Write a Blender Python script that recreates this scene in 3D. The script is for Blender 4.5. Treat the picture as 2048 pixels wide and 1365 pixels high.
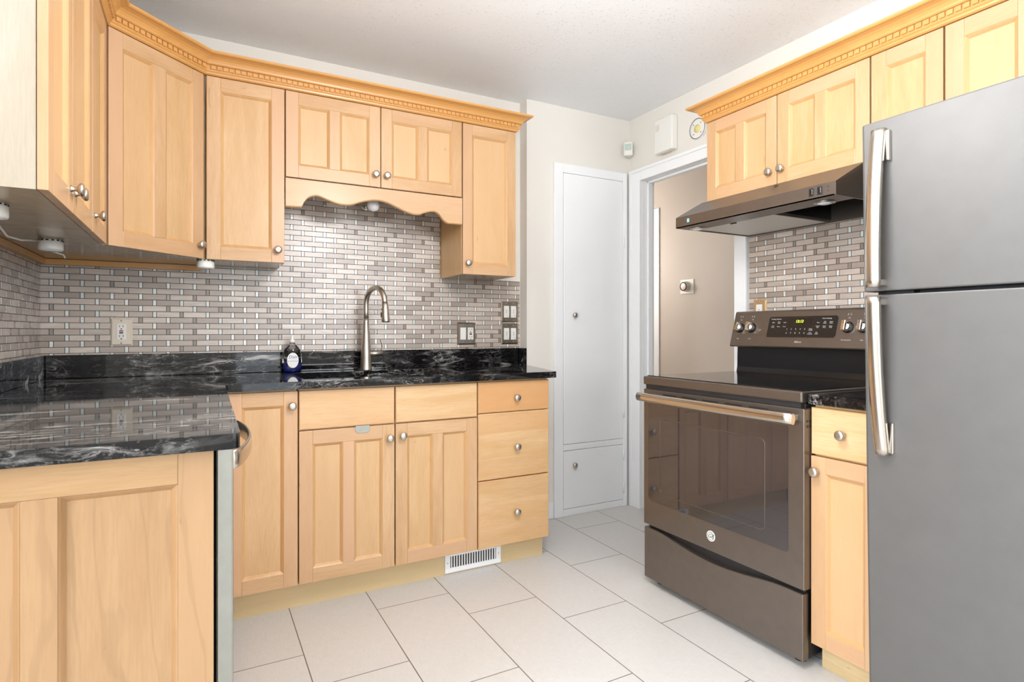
import bpy, bmesh, math, random
from mathutils import Vector, Matrix
random.seed(7)
PI = math.pi
for o in list(bpy.data.objects): bpy.data.objects.remove(o)
sc = bpy.context.scene
C = sc.collection

# ------------------------------------------------------------------ camera
YAW = 0.494533
cam_d = bpy.data.cameras.new('camera'); cam = bpy.data.objects.new('camera', cam_d); C.objects.link(cam)
cam.location = (0, 0, 1.112); cam.rotation_euler = (PI/2, 0, -YAW)
cam_d.sensor_width = 36; cam_d.lens = 1158.64/2048*36; cam_d.shift_y = -20.16/2048; cam_d.clip_start = .02
sc.camera = cam

# ------------------------------------------------------------------ world, light, exposure
sc.view_settings.view_transform = 'Standard'; sc.view_settings.look = 'None'
sc.view_settings.gamma = 1; sc.view_settings.use_curve_mapping = False
sc.view_settings.exposure = 0.12
w = bpy.data.worlds.new('world'); sc.world = w; w.use_nodes = True
bg = w.node_tree.nodes['Background']; bg.inputs[0].default_value = (.80, .90, 1, 1); bg.inputs[1].default_value = 1.6

def area(name, loc, direction, sx, sy, power, col=(1, 1, 1)):
    d = bpy.data.lights.new(name, 'AREA'); d.shape = 'RECTANGLE'; d.size = sx; d.size_y = sy
    d.energy = power; d.color = col
    o = bpy.data.objects.new(name, d); C.objects.link(o); o.location = loc
    o.rotation_euler = Vector(direction).to_track_quat('-Z', 'Y').to_euler()
    return o
DAY = (.92, .97, 1.02); WARM = (1, .93, .84)
def bulb_light(name, loc, power, r, col=(1, 1, 1)):
    d = bpy.data.lights.new(name, 'POINT'); d.energy = power; d.shadow_soft_size = r; d.color = col
    o = bpy.data.objects.new(name, d); C.objects.link(o); o.location = loc; return o
area('daylight_patio_door', (.70, -2.28, 1.05), (0, 1, 0), .62, 1.9, 9, DAY)
area('added_rear_daylight', (1.75, -2.28, 1.5), (0, 1, .30), 1.1, 1.1, 40, DAY)  # added daylight from an unseen rear window, to brighten the room
area('added_dining_daylight', (-2.88, .10, 1.45), (1, .12, .30), 1.7, 1.4, 150, DAY)  # added side daylight for the fridge and right cabinets, source unseen
bulb_light('added_kitchen_fill', (.80, 1.05, 1.93), 41, .17, (1, .985, .965))  # added fill light over the kitchen floor, out of view
bulb_light('added_dining_fill', (-1.2, -.7, 2.2), 7, .14, (1, .97, .93))  # added weak fill on the dining side, no fixture modelled
bulb_light('hall_lamp_light', (2.9, 4.35, 1.75), 24, .16, (1, .97, .93))

# ------------------------------------------------------------------ helpers: materials
def srgb(r, g, b):
    f = lambda c: (c/255/12.92) if c/255 <= .04045 else ((c/255+.055)/1.055)**2.4
    return (f(r), f(g), f(b), 1)
class NT:
    def __init__(s, m): s.m = m; s.n = m.node_tree.nodes; s.l = m.node_tree.links; s.b = s.n['Principled BSDF']
    def node(s, t, **kw):
        n = s.n.new(t)
        for k, v in kw.items(): setattr(n, k, v)
        return n
    def link(s, a, b): s.l.new(a, b)
    def val(s, x, sock):
        if hasattr(x, 'is_linked') or isinstance(x, bpy.types.NodeSocket): s.link(x, sock)
        else: sock.default_value = x
    def math(s, op, a, b=None, c=None):
        n = s.node('ShaderNodeMath', operation=op); s.val(a, n.inputs[0])
        if b is not None: s.val(b, n.inputs[1])
        if c is not None: s.val(c, n.inputs[2])
        return n.outputs[0]
    def mix(s, f, a, b, mode='MIX'):
        n = s.node('ShaderNodeMix', data_type='RGBA', blend_type=mode); s.val(f, n.inputs[0]); s.val(a, n.inputs[6]); s.val(b, n.inputs[7]); return n.outputs[2]
    def ramp(s, f, stops):
        n = s.node('ShaderNodeValToRGB'); s.val(f, n.inputs[0]); e = n.color_ramp.elements
        while len(e) < len(stops): e.new(.5)
        for i, (p, c) in enumerate(stops): e[i].position = p; e[i].color = c
        return n.outputs[0]
    def noise(s, vec, scale, detail=3, rough=.5, dist=0):
        n = s.node('ShaderNodeTexNoise'); s.link(vec, n.inputs['Vector']); n.inputs['Scale'].default_value = scale
        n.inputs['Detail'].default_value = detail; n.inputs['Roughness'].default_value = rough; n.inputs['Distortion'].default_value = dist
        return n.outputs[0]
    def mapping(s, vec, scale=(1, 1, 1), loc=(0, 0, 0), rot=(0, 0, 0)):
        n = s.node('ShaderNodeMapping'); s.val(vec, n.inputs[0]); s.val(loc, n.inputs[1]); n.inputs[2].default_value = rot; n.inputs[3].default_value = scale
        return n.outputs[0]
    def coords(s): return s.node('ShaderNodeTexCoord').outputs['Object']
    def bump(s, h, strength, dist=.001):
        n = s.node('ShaderNodeBump'); n.inputs['Strength'].default_value = strength; n.inputs['Distance'].default_value = dist
        s.link(h, n.inputs['Height']); s.link(n.outputs[0], s.b.inputs['Normal'])
def mat(name, col=(.8, .8, .8, 1), rough=.5, metal=0, **kw):
    m = bpy.data.materials.new(name); m.use_nodes = True; t = NT(m)
    t.b.inputs['Base Color'].default_value = col; t.b.inputs['Roughness'].default_value = rough; t.b.inputs['Metallic'].default_value = metal
    for k, v in kw.items(): t.b.inputs[k].default_value = v
    return m
def soft(name, col, rough=.5, metal=0, var=.06, scale=9, bump=0, bscale=200, **kw):
    """painted / plastic / metal finish with faint procedural mottling"""
    m = mat(name, col, rough, metal, **kw); t = NT(m); co = t.coords()
    n = t.noise(co, scale, 3)
    dark = tuple(c*(1-var) for c in col[:3])+(1,); light = tuple(min(1, c*(1+var)) for c in col[:3])+(1,)
    t.link(t.ramp(n, [(.3, dark), (.7, light)]), t.b.inputs['Base Color'])
    if bump: t.bump(t.noise(co, bscale, 2), bump)
    return m
def wood(name, axis, light, dark, pink, rough=.36, streak=.5, cathedral=0.0):
    m = mat(name, light, rough); t = NT(m); co = t.coords()
    at = t.node('ShaderNodeAttribute', attribute_name='tone').outputs['Fac']
    oi = t.node('ShaderNodeObjectInfo').outputs['Random']
    off = t.math('ADD', t.math('MULTIPLY', at, 7.3), t.math('MULTIPLY', oi, 13.1))
    cv = t.node('ShaderNodeCombineXYZ'); 
    for i in range(3): t.link(off, cv.inputs[i])
    ad = t.node('ShaderNodeVectorMath', operation='ADD'); t.link(co, ad.inputs[0]); t.link(cv.outputs[0], ad.inputs[1]); co = ad.outputs[0]
    sc_ = [1, 1, 1]; sc_[axis] = .07
    fine = t.noise(t.mapping(co, tuple(s*230 for s in sc_)), 1, 4, .6, .3)
    s2 = [1, 1, 1]; s2[axis] = .16
    broad = t.noise(t.mapping(co, tuple(s*13 for s in s2)), 1, 3, .55, .8)
    s3 = [1, 1, 1]; s3[axis] = .3
    blot = t.noise(t.mapping(co, tuple(s*4 for s in s3)), 1, 2)
    c = t.mix(t.ramp(broad, [(.36, (0, 0, 0, 1)), (.66, (1, 1, 1, 1))]), light, dark)
    c = t.mix(t.math('MULTIPLY', t.ramp(fine, [(.4, (0, 0, 0, 1)), (.72, (1, 1, 1, 1))]), .34), c, tuple(x*.72 for x in dark[:3])+(1,))
    tn = t.math('FRACT', t.math('MULTIPLY', at, 5.77))
    c = t.mix(t.math('MULTIPLY', t.ramp(tn, [(.25, (0, 0, 0, 1)), (.95, (1, 1, 1, 1))]), .75), c, pink)
    c = t.mix(t.math('MULTIPLY', t.ramp(blot, [(.45, (0, 0, 0, 1)), (.75, (1, 1, 1, 1))]), .42), c, tuple(x*.86 for x in dark[:3])+(1,))
    # little mineral flecks of maple
    s4 = [1, 1, 1]; s4[axis] = .22
    fl = t.noise(t.mapping(co, tuple(s*42 for s in s4)), 1, 2, .5, 1.2)
    c = t.mix(t.math('MULTIPLY', t.ramp(fl, [(.73, (0, 0, 0, 1)), (.80, (1, 1, 1, 1))]), streak), c, tuple(x*.55 for x in dark[:3])+(1,))
    if cathedral:
        wv = t.node('ShaderNodeTexWave', wave_type='RINGS', rings_direction='Y'); s5 = [1, 1, 1]; s5[axis] = .17
        t.link(t.mapping(co, tuple(s*4.0 for s in s5)), wv.inputs['Vector']); wv.inputs['Scale'].default_value = 1.7; wv.inputs['Distortion'].default_value = 9; wv.inputs['Detail'].default_value = 3; wv.inputs['Detail Scale'].default_value = 1.6
        c = t.mix(t.math('MULTIPLY', t.ramp(wv.outputs['Fac'], [(.93, (0, 0, 0, 1)), (.985, (1, 1, 1, 1))]), cathedral), c, tuple(x*.6 for x in dark[:3])+(1,))
    t.link(c, t.b.inputs['Base Color']); t.bump(fine, .06, .0006)
    t.b.inputs['Coat Weight'].default_value = .18; t.b.inputs['Coat Roughness'].default_value = .22
    return m
L_, D_, P_ = srgb(212, 175, 134), srgb(200, 158, 113), srgb(208, 167, 132)
M = {}
M['wood_v'] = wood('maple_upright_grain', 2, L_, D_, P_)
M['wood_h'] = wood('maple_level_grain', 0, L_, D_, P_)
M['wood_board'] = wood('maple_glued_boards', 0, srgb(224, 188, 144), srgb(212, 170, 120), srgb(208, 152, 100), streak=.6)
M['wood_panel'] = wood('maple_panel', 2, srgb(215, 178, 133), srgb(205, 165, 116), srgb(213, 174, 131))
M['wood_end'] = wood('maple_figured_end_shaded', 2, srgb(176, 142, 103), srgb(163, 127, 88), srgb(171, 135, 97), streak=1.0, cathedral=.22)  # end maples: shade put into the colour to offset overbright light
M['wood_end_h_shaded'] = wood('maple_figured_rail_shaded', 0, srgb(176, 141, 100), srgb(166, 130, 89), srgb(172, 135, 94), streak=.7)
M['wood_end_groove_shaded'] = wood('maple_end_moulding_shaded', 2, srgb(166, 128, 87), srgb(156, 118, 78), srgb(162, 124, 85))
M['wood_pale'] = wood('maple_pale_cabinet_side', 2, srgb(196, 184, 168), srgb(185, 172, 152), srgb(192, 179, 161), rough=.3, streak=.25)
M['wood_side'] = wood('maple_cabinet_side', 2, srgb(228, 186, 128), srgb(214, 170, 110), srgb(222, 178, 120), rough=.3, streak=.15)
M['wood_groove'] = wood('maple_moulding', 2, srgb(216, 173, 122), srgb(206, 160, 108), srgb(212, 167, 118))
M['crown'] = wood('maple_crown', 0, srgb(218, 165, 98), srgb(206, 150, 84), srgb(212, 157, 92), streak=.1)
M['toe'] = wood('maple_toe_board', 0, srgb(222, 198, 154), srgb(210, 182, 134), srgb(218, 192, 146), rough=.5, streak=.8)
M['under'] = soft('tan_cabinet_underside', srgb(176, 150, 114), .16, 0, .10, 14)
M['dark'] = mat('dark_gap', (.02, .018, .016, 1), .6)
M['wall'] = soft('cream_wall_paint', srgb(234, 230, 223), .6, 0, .015, 3, .05, 350)
M['taupe'] = soft('taupe_hall_paint', srgb(199, 188, 177), .6, 0, .02, 3, .05, 350)
M['white'] = soft('white_satin_paint', srgb(246, 248, 250), .32, 0, .012, 5)
M['plastic'] = soft('white_plastic', srgb(238, 237, 232), .3, 0, .01, 5)
M['bone'] = soft('bone_plastic', srgb(226, 214, 196), .3, 0, .01, 5)
M['nickel'] = soft('brushed_nickel', srgb(200, 194, 184), .36, 1, .08, 40)
M['steel'] = soft('brushed_stainless', srgb(196, 196, 190), .30, 1, .05, 30)
M['dwsteel'] = soft('dishwasher_stainless', srgb(158, 158, 151), .34, .9, .04, 30)
M['platesteel'] = soft('pewter_wall_plate', srgb(168, 160, 148), .32, 1, .05, 30)
M['chrome'] = soft('polished_chrome', srgb(225, 222, 216), .12, 1, .02, 30)
M['slate'] = soft('slate_steel', srgb(124, 116, 109), .38, .85, .04, 22)
M['fridge'] = soft('fridge_slate_steel', srgb(112, 111, 110), .52, .4, .03, 16, .05, 700)
M['handle'] = soft('brushed_steel_handle', srgb(208, 200, 190), .24, 1, .03, 30)
M['black'] = soft('black_enamel', (.012, .012, .013, 1), .22, 0, .1, 20)
M['blackmatte'] = soft('black_plastic', (.02, .02, .022, 1), .5, 0, .1, 20)
M['ceramic'] = soft('black_ceramic_glass', (.008, .008, .009, 1), .05, 0, .1, 20)
M['text'] = mat('printed_white_marks', (.75, .74, .72, 1), .5)
M['bluemark'] = mat('blue_mark', srgb(30, 60, 170), .4)
M['red'] = mat('red_button', srgb(190, 30, 30), .4)
M['blueled'] = mat('light_blue_sticker', srgb(140, 205, 235), .4)
M['yellow'] = soft('pale_yellow_centre', srgb(240, 225, 150), .4, 0, .05, 60)
M['filter'] = soft('aluminium_mesh_filter', srgb(225, 222, 214), .5, .15, .08, 300, .6, 900)
M['copper'] = soft('copper_dial_face', srgb(228, 196, 180), .3, .3, .1, 60)

def mk_ovenglass():
    m = mat('tinted_oven_glass', (.10, .09, .092, 1), .03, .0); t = NT(m)
    t.b.inputs['Base Color'].default_value = (.022, .02, .021, 1); t.b.inputs['IOR'].default_value = 1.95
    n = t.noise(t.coords(), 4, 2); t.link(t.ramp(n, [(.3, (.024, .021, .024, 1)), (.7, (.032, .028, .033, 1))]), t.b.inputs['Base Color'])
    return m
M['ovenglass'] = mk_ovenglass()
def mk_emit(name, col, s):
    m = mat(name, col, .5); t = NT(m); t.b.inputs['Emission Color'].default_value = col; t.b.inputs['Emission Strength'].default_value = s; return m
M['led'] = mk_emit('clock_digits', srgb(215, 240, 60), 2.2)
M['lampglass'] = mk_emit('lamp_dome', (1, .95, .88, 1), 3.0)
def mk_glass():
    m = mat('clear_glass', (1, 1, 1, 1), .02); t = NT(m); t.b.inputs['Transmission Weight'].default_value = 1; t.b.inputs['IOR'].default_value = 1.3; return m
M['glass'] = mk_glass()
def mk_pane():
    m = bpy.data.materials.new('window_pane_glass'); m.use_nodes = True; nt = m.node_tree; n = nt.nodes
    tr = n.new('ShaderNodeBsdfTransparent'); gl = n.new('ShaderNodeBsdfGlossy'); gl.inputs['Roughness'].default_value = .02
    fr = n.new('ShaderNodeFresnel'); fr.inputs[0].default_value = 1.2; mx = n.new('ShaderNodeMixShader')
    nt.links.new(fr.outputs[0], mx.inputs[0]); nt.links.new(tr.outputs[0], mx.inputs[1]); nt.links.new(gl.outputs[0], mx.inputs[2]); nt.links.new(mx.outputs[0], n['Material Output'].inputs[0]); return m
M['pane'] = mk_pane()
M['bluesoap'] = mat('blue_dish_soap', (.01, .02, .18, 1), .05)
M['bulb'] = mat('frosted_bulb', (.86, .86, .88, 1), .12); 
def mk_granite():
    m = mat('black_granite_white_veins', (.01, .01, .011, 1), .035); t = NT(m); co = t.coords()
    w1 = t.noise(co, 2.4, 3, .5); cw = t.node('ShaderNodeVectorMath', operation='MULTIPLY_ADD')
    sv = t.node('ShaderNodeCombineXYZ'); [t.link(w1, sv.inputs[i]) for i in range(3)]
    t.link(sv.outputs[0], cw.inputs[0]); cw.inputs[1].default_value = (.25, .10, .14); t.link(co, cw.inputs[2]); wco = cw.outputs[0]
    st = t.mapping(wco, (6, 44, 34), rot=(.25, .22, .18))
    v = t.noise(st, 1, 6, .62, .5)
    streak = t.ramp(v, [(.53, (0, 0, 0, 1)), (.59, (.18, .18, .18, 1)), (.68, (1, 1, 1, 1))])
    mask = t.ramp(t.noise(wco, 3.3, 3, .5), [(.44, (.05, .05, .05, 1)), (.64, (1, 1, 1, 1))])
    sp = t.ramp(t.noise(wco, 85, 4, .7), [(.56, (0, 0, 0, 1)), (.74, (.35, .35, .35, 1))])
    bold = t.noise(t.mapping(wco, (2.2, 16, 14), loc=(3, 5, 2), rot=(.3, .5, .4)), 1, 4, .5, .4)
    bv = t.ramp(bold, [(.655, (0, 0, 0, 1)), (.69, (1, 1, 1, 1))])
    f = t.math('ADD', t.math('MULTIPLY', streak, mask), t.math('MULTIPLY', sp, mask)); f = t.math('ADD', f, t.math('MULTIPLY', bv, .8))
    f = t.math('MINIMUM', f, 1)
    def ridge(scale, loc, width, det=5):
        n_ = t.noise(t.mapping(wco, scale, loc=loc, rot=(.2, .35, .3)), 1, det, .6, .6)
        return t.ramp(t.math('ABSOLUTE', t.math('SUBTRACT', n_, .5)), [(0, (1, 1, 1, 1)), (width, (0, 0, 0, 1))])
    f = t.math('ADD', f, t.math('MULTIPLY', t.math('MULTIPLY', ridge((3.5, 15, 13), (1, 2, 3), .011), mask), .85))
    f = t.math('ADD', f, t.math('MULTIPLY', t.math('MULTIPLY', ridge((9, 40, 34), (4, 1, 7), .02), mask), .3)); f = t.math('MINIMUM', f, 1)
    c = t.mix(f, (.005, .005, .006, 1), (.50, .48, .46, 1)); t.b.inputs['Specular IOR Level'].default_value = .36; t.link(c, t.b.inputs['Base Color'])
    return m
M['granite'] = mk_granite()
def mk_tile(name, axis):
    m = mat(name, (.4, .36, .33, 1), .3); t = NT(m); co = t.coords()
    sp = t.node('ShaderNodeSeparateXYZ'); t.link(co, sp.inputs[0]); u = sp.outputs[axis]; z = sp.outputs[2]
    PH, P, G = .0255, .1035, .0026
    v = t.math('DIVIDE', t.math('SUBTRACT', z, 1.3502-2.55), PH); row = t.math('FLOOR', v); fv = t.math('FRACT', v)
    par = t.math('MULTIPLY', t.math('FLOORED_MODULO', row, 2.0), .5)
    uu = t.math('SUBTRACT', t.math('DIVIDE', t.math('ADD', u, .433+10.35+.0073), P), par); k = t.math('FLOOR', uu); fu = t.math('MULTIPLY', t.math('FRACT', uu), P)
    # 0..G grout, G..G+.0115 insert, grout, stone
    e1, e2 = G+.0112, 2*G+.0112
    ins = t.math('LESS_THAN', fu, G/2+e1)
    def band(a, b): return t.math('MULTIPLY', t.math('GREATER_THAN', fu, a), t.math('LESS_THAN', fu, b))
    gin = band(G/2, G/2+.0115); gst = t.math('MULTIPLY', t.math('GREATER_THAN', fu, G*1.5+.0115), t.math('LESS_THAN', fu, P-G*.5))
    gv = t.math('MULTIPLY', t.math('GREATER_THAN', fv, G/PH/2), t.math('LESS_THAN', fv, 1-G/PH/2))
    tile = t.math('MULTIPLY', t.math('ADD', gin, gst), gv)
    isin = t.math('MULTIPLY', gin, gv)
    cb = t.node('ShaderNodeCombineXYZ'); t.link(k, cb.inputs[0]); t.link(row, cb.inputs[1]); t.link(isin, cb.inputs[2])
    wn = t.node('ShaderNodeTexWhiteNoise', noise_dimensions='3D'); t.link(cb.outputs[0], wn.inputs[0]); r = wn.outputs[0]
    sc_ = [60, 60, 60]; sc_[axis] = 14; sc_[2] = 190
    gr = t.noise(t.mapping(co, tuple(sc_)), 1, 4, .6, .6)
    stone = t.ramp(r, [(0, srgb(164, 150, 139)), (.35, srgb(188, 174, 163)), (.7, srgb(206, 193, 182)), (1, srgb(222, 210, 199))])
    stone = t.mix(t.math('MULTIPLY', t.ramp(gr, [(.35, (0, 0, 0, 1)), (.75, (1, 1, 1, 1))]), .42), stone, srgb(140, 125, 114))
    gln = t.noise(co, 260, 2)
    glass = t.ramp(r, [(0, srgb(150, 134, 122)), (.22, srgb(150, 134, 122)), (.26, srgb(226, 229, 225)), (.6, srgb(250, 250, 246)), (1, srgb(218, 228, 226))])
    glass = t.mix(t.math('MULTIPLY', t.ramp(gln, [(.45, (0, 0, 0, 1)), (.62, (1, 1, 1, 1))]), .35), glass, srgb(178, 190, 187))
    c = t.mix(isin, stone, glass); c = t.mix(tile, srgb(72, 65, 60), c); t.link(c, t.b.inputs['Base Color'])
    ro = t.math('ADD', t.math('MULTIPLY', isin, -.22), .30); ro = t.math('ADD', ro, t.math('MULTIPLY', t.math('SUBTRACT', 1.0, tile), .4)); t.link(ro, t.b.inputs['Roughness'])
    t.b.inputs['Specular IOR Level'].default_value = .85
    h = t.math('ADD', tile, t.math('MULTIPLY', t.math('MULTIPLY', isin, gln), .6)); t.bump(h, .35, .0012)
    return m
M['tile_x'] = mk_tile('mosaic_tile_back', 0); M['tile_y'] = mk_tile('mosaic_tile_side', 1)
def mk_floor():
    m = mat('linen_porcelain_floor_tile', (.6, .58, .56, 1), .28); t = NT(m); co = t.coords()
    sp = t.node('ShaderNodeSeparateXYZ'); t.link(co, sp.inputs[0])
    a = t.math('DIVIDE', t.math('SUBTRACT', sp.outputs[0], .0075-6.15), .3075); col = t.math('FLOOR', a); fa = t.math('MULTIPLY', t.math('FRACT', a), .3075)
    b = t.math('DIVIDE', t.math('ADD', t.math('SUBTRACT', sp.outputs[1], 2.70+.206*20), t.math('MULTIPLY', col, .206)), .612)
    b = t.math('ADD', b, 20.0); rw = t.math('FLOOR', b); fb = t.math('MULTIPLY', t.math('FRACT', b), .612)
    def inside(f, P, g): return t.math('MULTIPLY', t.math('GREATER_THAN', f, g/2), t.math('LESS_THAN', f, P-g/2))
    tile = t.math('MULTIPLY', inside(fa, .3075, .0034), inside(fb, .612, .0034))
    cb = t.node('ShaderNodeCombineXYZ'); t.link(col, cb.inputs[0]); t.link(rw, cb.inputs[1])
    wn = t.node('ShaderNodeTexWhiteNoise', noise_dimensions='2D'); t.link(cb.outputs[0], wn.inputs[0])
    n1 = t.noise(t.mapping(co, (420, 25, 1)), 1, 2); n2 = t.noise(t.mapping(co, (25, 420, 1)), 1, 2); n3 = t.noise(co, 3.5, 3)
    lin = t.math('ADD', t.math('MULTIPLY', n1, .5), t.math('MULTIPLY', n2, .5))
    c = t.mix(t.ramp(lin, [(.38, (0, 0, 0, 1)), (.62, (1, 1, 1, 1))]), srgb(207, 205, 202), srgb(220, 218, 216))
    c = t.mix(t.math('MULTIPLY', n3, .35), c, srgb(208, 203, 198)); c = t.mix(t.math('MULTIPLY', wn.outputs[0], .2), c, srgb(224, 222, 218))
    c = t.mix(tile, srgb(112, 98, 88), c); t.link(c, t.b.inputs['Base Color'])
    t.link(t.math('ADD', t.math('MULTIPLY', tile, -.32), .62), t.b.inputs['Roughness']); t.bump(t.math('ADD', tile, t.math('MULTIPLY', lin, .15)), .25, .001)
    return m
M['floor'] = mk_floor()
def mk_ceiling():
    m = mat('stippled_ceiling', srgb(232, 232, 230), .5); t = NT(m); co = t.coords()
    v = t.noise(co, 85, 3, .6); h = t.ramp(v, [(.61, (0, 0, 0, 1)), (.70, (1, 1, 1, 1))])
    t.link(t.mix(t.noise(co, 3, 2), srgb(243, 245, 248), srgb(248, 250, 252)), t.b.inputs['Base Color']); t.bump(h, .6, .005); return m
M['ceiling'] = mk_ceiling()

# ------------------------------------------------------------------ helpers: geometry
class MB:
    def __init__(s): s.bm = bmesh.new(); s.tl = s.bm.faces.layers.float.new('tone'); s.t = 0
    def _f(s, vs, m=0, tone=None):
        try: f = s.bm.faces.new(vs)
        except ValueError: return
        f.material_index = m; f[s.tl] = s.t if tone is None else tone; return f
    def nt(s): s.t = random.random(); return s
    def box(s, x0, x1, y0, y1, z0, z1, m=0, mb=None, ms=None):
        s.nt(); v = [s.bm.verts.new(p) for p in ((x0, y0, z0), (x1, y0, z0), (x1, y1, z0), (x0, y1, z0), (x0, y0, z1), (x1, y0, z1), (x1, y1, z1), (x0, y1, z1))]
        s._f((v[3], v[2], v[1], v[0]), m if mb is None else mb); s._f(v[4:8], m)
        s._f((v[0], v[1], v[5], v[4]), m); s._f((v[2], v[3], v[7], v[6]), m)
        s._f((v[1], v[2], v[6], v[5]), m if ms is None else ms); s._f((v[3], v[0], v[4], v[7]), m if ms is None else ms); return s
    def poly(s, pts, m=0): return s._f([s.bm.verts.new(p) for p in pts], m)
    def prism(s, pts, axis, a, b, m=0, mside=None):
        """pts: 2-D outline in the two remaining axes (order x,y / x,z / y,z); extruded a..b along axis"""
        s.nt()
        def P(p, h):
            q = list(p); q.insert(axis, h); return q
        A = [s.bm.verts.new(P(p, a)) for p in pts]; B = [s.bm.verts.new(P(p, b)) for p in pts]
        s._f(A[::-1], m); s._f(B, m)
        for i in range(len(pts)): s._f((A[i], A[(i+1) % len(pts)], B[(i+1) % len(pts)], B[i]), m if mside is None else mside)
        return s
    def lathe(s, prof, c=(0, 0, 0), axis='z', seg=24, m=0, sx=1, sy=1, flip=1):
        """prof: (radius, height) pairs; axis: direction of growing height"""
        s.nt(); rings = []
        for r, h in prof:
            ring = []
            if r < 1e-6: n = 1
            else: n = seg
            for i in range(n):
                a = 2*PI*i/seg; x, y = r*math.cos(a)*sx, r*math.sin(a)*sy
                if axis == 'z': p = (x, y, h*flip)
                elif axis == 'y': p = (x, h*flip, y)
                else: p = (h*flip, x, y)
                ring.append(s.bm.verts.new((p[0]+c[0], p[1]+c[1], p[2]+c[2])))
            rings.append(ring)
        for a, b in zip(rings, rings[1:]):
            for i in range(seg):
                j = (i+1) % seg
                if len(a) == 1 and len(b) == 1: continue
                if len(a) == 1: f = s._f((a[0], b[j], b[i]), m)
                elif len(b) == 1: f = s._f((a[i], a[j], b[0]), m)
                else: f = s._f((a[i], a[j], b[j], b[i]), m)
                if f: f.smooth = True
        for rg in (rings[0], rings[-1]):
            if len(rg) > 2: s._f(rg, m)
        return s
    def tube(s, pts, rad, seg=12, m=0, flat=None):
        s.nt(); pts = [Vector(p) for p in pts]; n = len(pts); rings = []
        up = None
        for i, p in enumerate(pts):
            d = (pts[min(i+1, n-1)]-pts[max(i-1, 0)]).normalized()
            if up is None:
                up = Vector((0, 0, 1)) if abs(d.z) < .9 else Vector((1, 0, 0))
            a = d.cross(up).normalized(); b = a.cross(d).normalized(); up = b
            r = rad[i] if isinstance(rad, (list, tuple)) else rad
            ra, rb = (r, r) if flat is None else flat
            rings.append([s.bm.verts.new(p+a*ra*math.cos(2*PI*k/seg)+b*rb*math.sin(2*PI*k/seg)) for k in range(seg)])
        for a, b in zip(rings, rings[1:]):
            for k in range(seg):
                f = s._f((a[k], a[(k+1) % seg], b[(k+1) % seg], b[k]), m)
                if f: f.smooth = True
        s._f(rings[0][::-1], m); s._f(rings[-1], m); return s
    def build(s, name, mats, parent=None, loc=(0, 0, 0), bevel=0, rot=None, smooth=False, seg=2, label=None):
        bmesh.ops.recalc_face_normals(s.bm, faces=s.bm.faces)
        me = bpy.data.meshes.new(name); s.bm.to_mesh(me); s.bm.free()
        for mm in (mats if isinstance(mats, (list, tuple)) else [mats]): me.materials.append(M[mm] if isinstance(mm, str) else mm)
        if smooth:
            for p in me.polygons: p.use_smooth = True
        o = bpy.data.objects.new(name, me); C.objects.link(o); o.location = loc
        if rot: o.rotation_euler = rot
        if parent: o.parent = parent
        if bevel:
            md = o.modifiers.new('bevel', 'BEVEL'); md.width = bevel; md.segments = seg; md.limit_method = 'ANGLE'; md.angle_limit = math.radians(40)
        if label: o['label'] = label
        return o
def tag(o, label, cat, group=None):
    o['label'] = label; o['category'] = cat
    if group: o['group'] = group
    return o
def thing(name, label, cat, loc=(0, 0, 0), rz=0, group=None):
    o = bpy.data.objects.new(name, None); C.objects.link(o); o.empty_display_size = .05
    o.location = loc; o.rotation_euler = (0, 0, rz); return tag(o, label, cat, group)
def struct(o): o['kind'] = 'structure'; return o
def text_mesh(items, name, mats, parent, loc=(0, 0, 0), rot=None):
    """items: (string, x, z, size, mat_index, shear) centred at x,z on the local XZ plane, facing -y"""
    bm = bmesh.new()
    for (s_, x, z, size, mi, shear) in items:
        cu = bpy.data.curves.new('t', 'FONT'); cu.body = s_; cu.size = size; cu.align_x = 'CENTER'; cu.align_y = 'CENTER'; cu.extrude = .0002; cu.shear = shear; cu.resolution_u = 2
        ob = bpy.data.objects.new('t', cu); C.objects.link(ob); bpy.context.view_layer.update()
        dg = bpy.context.evaluated_depsgraph_get(); me = bpy.data.meshes.new_from_object(ob.evaluated_get(dg))
        me.transform(Matrix.Translation((x, 0, z)) @ Matrix.Rotation(PI/2, 4, 'X'))
        n0 = len(bm.faces); bm.from_mesh(me); bm.faces.ensure_lookup_table()
        for f in bm.faces[n0:]: f.material_index = mi
        bpy.data.objects.remove(ob); bpy.data.curves.remove(cu); bpy.data.meshes.remove(me)
    me = bpy.data.meshes.new(name); bm.to_mesh(me); bm.free()
    for mm in mats: me.materials.append(M[mm])
    o = bpy.data.objects.new(name, me); C.objects.link(o); o.location = loc
    if rot: o.rotation_euler = rot
    o.parent = parent; return o

# ------------------------------------------------------------------ the room
WB, WJ, XR, XL, ZC = 3.0, 2.92, 2.43, -.577, 2.46
X0, Y0, X1, Y1 = -2.8, -2.2, 3.5, 5.0
struct(MB().box(X0-.1, X1+.1, Y0-.1, Y1+.1, -.1, 0).build('floor', 'floor'))
struct(MB().box(X0-.1, X1+.1, Y0-.1, Y1+.1, ZC, ZC+.1).build('ceiling', 'ceiling'))
struct(MB().box(XL-.12, 1.672, WB, WB+.12, 0, ZC).build('wall_back', 'wall'))
struct(MB().box(1.672, XR+.1, WJ, WJ+.2, 0, ZC).build('wall_pantry', 'wall'))
struct(MB().box(XL-.12, XL, 1.15, WB, 0, ZC).build('wall_left', 'wall'))
struct(MB().box(X0, XL-.12, 1.15, 1.27, 0, ZC).build('wall_dining_side', 'wall'))
OP0, OP1, OPZ = 2.075, 2.80, 2.05
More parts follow.
